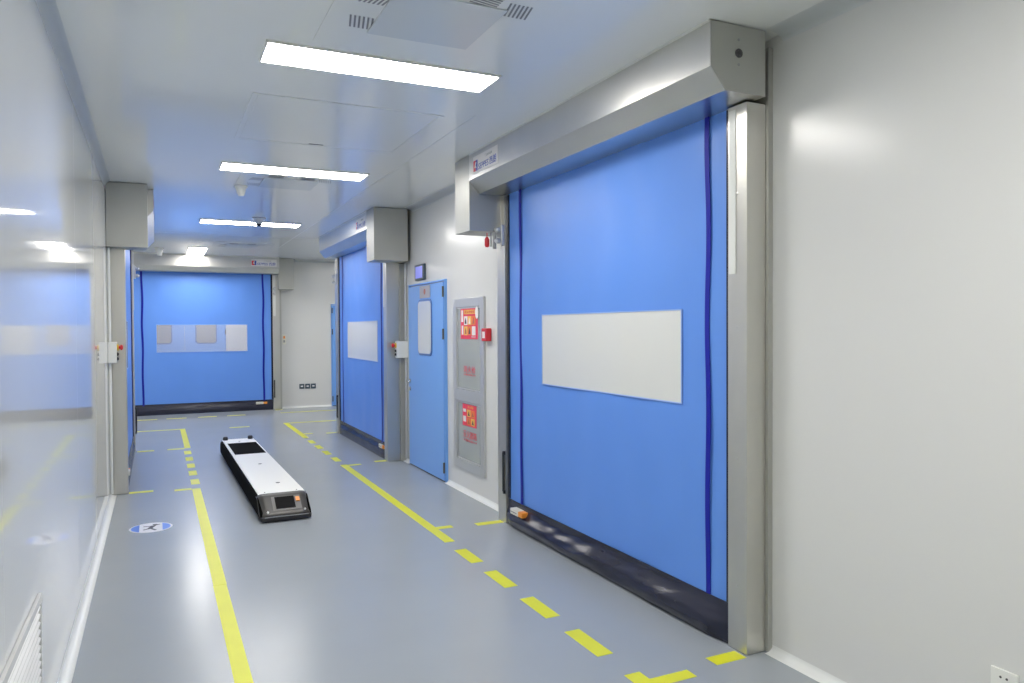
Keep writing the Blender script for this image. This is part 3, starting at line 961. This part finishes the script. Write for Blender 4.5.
# round floor sign
t = thing('floor_sign', 'round white and blue sign with a dark running figure, stuck on the floor', 'floor sign', (-0.062, 6.71, 0))
MB().lathe([(0.160, 0.0003), (0.160, 0.0012)], (0, 0, 0), (0, 0, 1), 48).build('disc', 'mark_white', t)
for s in (-1, 1):
    r_ = 0.145
    ang = 0.95
    MB().prism([(s * r_ * math.cos(a), r_ * math.sin(a)) for a in [-ang + 2 * ang * k / 14 for k in range(15)]], 'z', 0.0013, 0.0017).build('blue_segment', 'mark_blue', t, smooth=False)
fg = MB()


def stroke(a, b, wd):
    a, b = Vector(a), Vector(b)
    n = Vector((-(b - a).y, (b - a).x)).normalized() * wd / 2
    fg.prism([tuple(a + n), tuple(b + n), tuple(b - n), tuple(a - n)], 'z', 0.0013, 0.0018)


stroke((-0.01, -0.03), (0.02, 0.05), 0.035)
stroke((0.0, -0.03), (-0.055, -0.06), 0.02)
stroke((0.0, -0.03), (0.035, -0.10), 0.02)
stroke((0.015, 0.045), (0.065, 0.085), 0.016)
stroke((0.015, 0.04), (-0.055, 0.05), 0.016)
fg.lathe([(0.02, 0.0013), (0.02, 0.0018)], (0.03, 0.085, 0), (0, 0, 1), 16)
fg.build('running_figure', 'dark_ink', t, smooth=False)

# ---------------------------------------------------------------- robot cart
RX, RY = 0.962, 6.42
t = thing('robot_cart', 'low black and white flat robot cart with a small screen, parked on the open floor', 'robot cart', (RX, RY, 0))
t.rotation_euler = (0, 0, 0.009)
LEN, HW, TOP = 3.90, 0.207, 0.182
# dark body with a chamfered nose (side outline extruded across)
side = [(0.02, 0.028), (0.05, 0.055), (0.055, 0.07), (0.235, TOP - 0.014), (0.30, TOP - 0.012), (LEN - 0.10, TOP - 0.012), (LEN - 0.02, TOP - 0.05), (LEN, 0.06), (LEN - 0.03, 0.018), (0.06, 0.018)]
body = MB().prism(side, 'x', -HW, HW, 0.006).build('body', 'robot_black', t)
# white deck
deck = MB().prism([(-0.190, 0.30), (0.200, 0.30), (0.196, LEN - 0.06), (0.12, LEN - 0.03), (-0.12, LEN - 0.03), (-0.186, LEN - 0.06)], 'z', TOP - 0.0115, TOP, 0.003).build('deck', 'robot_white', t)
deck['label'] = 'white top deck'
MB().box(-0.155, 0.180, 2.56, 3.46, TOP + 0.0004, TOP + 0.004, 0.001).build('deck_recess', 'robot_black', deck)['label'] = 'black rectangular panel near the rear of the deck'
for x, y, r_ in ((0.020, 1.83, 0.018), (0.038, 0.745, 0.019), (0.0, 3.62, 0.012), (-0.13, 0.36, 0.006), (0.14, 0.36, 0.006)):
    MB().lathe([(r_, 0), (r_, 0.003), (r_ * 0.5, 0.004)], (x, y, TOP + 0.0004), (0, 0, 1), 14).build('deck_bolt', 'dark_grey', deck)
# grey nose cowl with rounded shoulders, laid on the slope
nose = bmesh.new()
prof = [(0.302, TOP - 0.001), (0.26, TOP + 0.001), (0.225, TOP - 0.004), (0.20, 0.1625), (0.06, 0.0785), (0.03, 0.064), (0.02, 0.050)]
rows = []
nx = 16
for y, z in prof:
    row = []
    for i in range(nx + 1):
        u = -1 + 2 * i / nx
        x = u * (HW + 0.002)
        sh = max(0, abs(u) - 0.78) / 0.22
        row.append(nose.verts.new((x, y + 0.055 * sh ** 2 * (1 if y < 0.2 else 0.3), z - 0.022 * sh ** 2)))
    rows.append(row)
for a_, b_ in zip(rows, rows[1:]):
    for i in range(nx):
        nose.faces.new((a_[i], a_[i + 1], b_[i + 1], b_[i]))
bmesh.ops.recalc_face_normals(nose, faces=nose.faces)
if nose.faces[0].normal.z < 0:
    bmesh.ops.reverse_faces(nose, faces=nose.faces[:])
bmesh.ops.solidify(nose, geom=nose.faces[:], thickness=-0.004)
q = MB()
q._merge(nose)
cowl = q.build('nose_cowl', 'robot_grey', t)
cowl['label'] = 'grey sloping nose'


def on_slope(x0, x1, s0, s1, lift, thick):
    """slab on the nose slope; s runs from 0 (low front) to 1 (deck edge)"""
    P0, P1 = Vector((0, 0.06, 0.0785)), Vector((0, 0.21, 0.1685))
    d = P1 - P0
    n = Vector((0, -d.z, d.y)).normalized()
    t_ = bmesh.new()
    vs = []
    for k in (lift, lift + thick):
        for x, s in ((x0, s0), (x1, s0), (x1, s1), (x0, s1)):
            vs.append(t_.verts.new(P0 + d * s + n * k + Vector((x, 0, 0))))
    for f_ in ((0, 1, 2, 3), (4, 5, 6, 7), (0, 1, 5, 4), (1, 2, 6, 5), (2, 3, 7, 6), (3, 0, 4, 7)):
        t_.faces.new([vs[i] for i in f_])
    bmesh.ops.recalc_face_normals(t_, faces=t_.faces)
    m_ = MB()
    m_._merge(t_)
    return m_


on_slope(-0.10, 0.135, 0.0, 0.98, 0.002, 0.004).build('console', 'console', cowl, smooth=False)
on_slope(-0.075, 0.085, 0.12, 0.93, 0.0065, 0.003).build('screen', 'screen', cowl, smooth=False)['label'] = 'black screen'
on_slope(0.096, 0.128, 0.52, 0.80, 0.0065, 0.010).build('stop_button', 'orange', cowl, smooth=False)['label'] = 'orange stop button'
for s in (-1, 1):
    MB().lathe([(0.009, 0), (0.009, 0.006), (0.004, 0.009)], (s * 0.150, 0.022, 0.085), (0, -1, 0), 12).build('headlight', 'white', cowl)
    MB().lathe([(0.030, 0), (0.030, 0.045), (0.022, 0.055)], (s * 0.150, LEN - 0.10, TOP - 0.012), (0, 0, 1), 16).build('rear_bumper_post', 'rubber', t)
bp = MB().prism([(-HW + 0.01, 0.0), (HW - 0.015, 0.0), (HW - 0.003, 0.03), (HW - 0.003, 0.06), (-HW, 0.06), (-HW, 0.02)], 'z', 0.012, 0.045, 0.004).build('front_bumper', 'rubber', t)
MB().box(-HW + 0.03, HW - 0.03, -0.003, 0.004, 0.044, 0.050, 0.001).build('bumper_strip', 'grey', bp)
for x in (-0.14, 0.14):
    for y in (0.45, 1.95, 3.45):
        MB().cyl((x - 0.02, y, 0.0305), (x + 0.02, y, 0.0305), 0.030, 20).build('wheel', 'rubber', t)

bpy.context.view_layer.update()
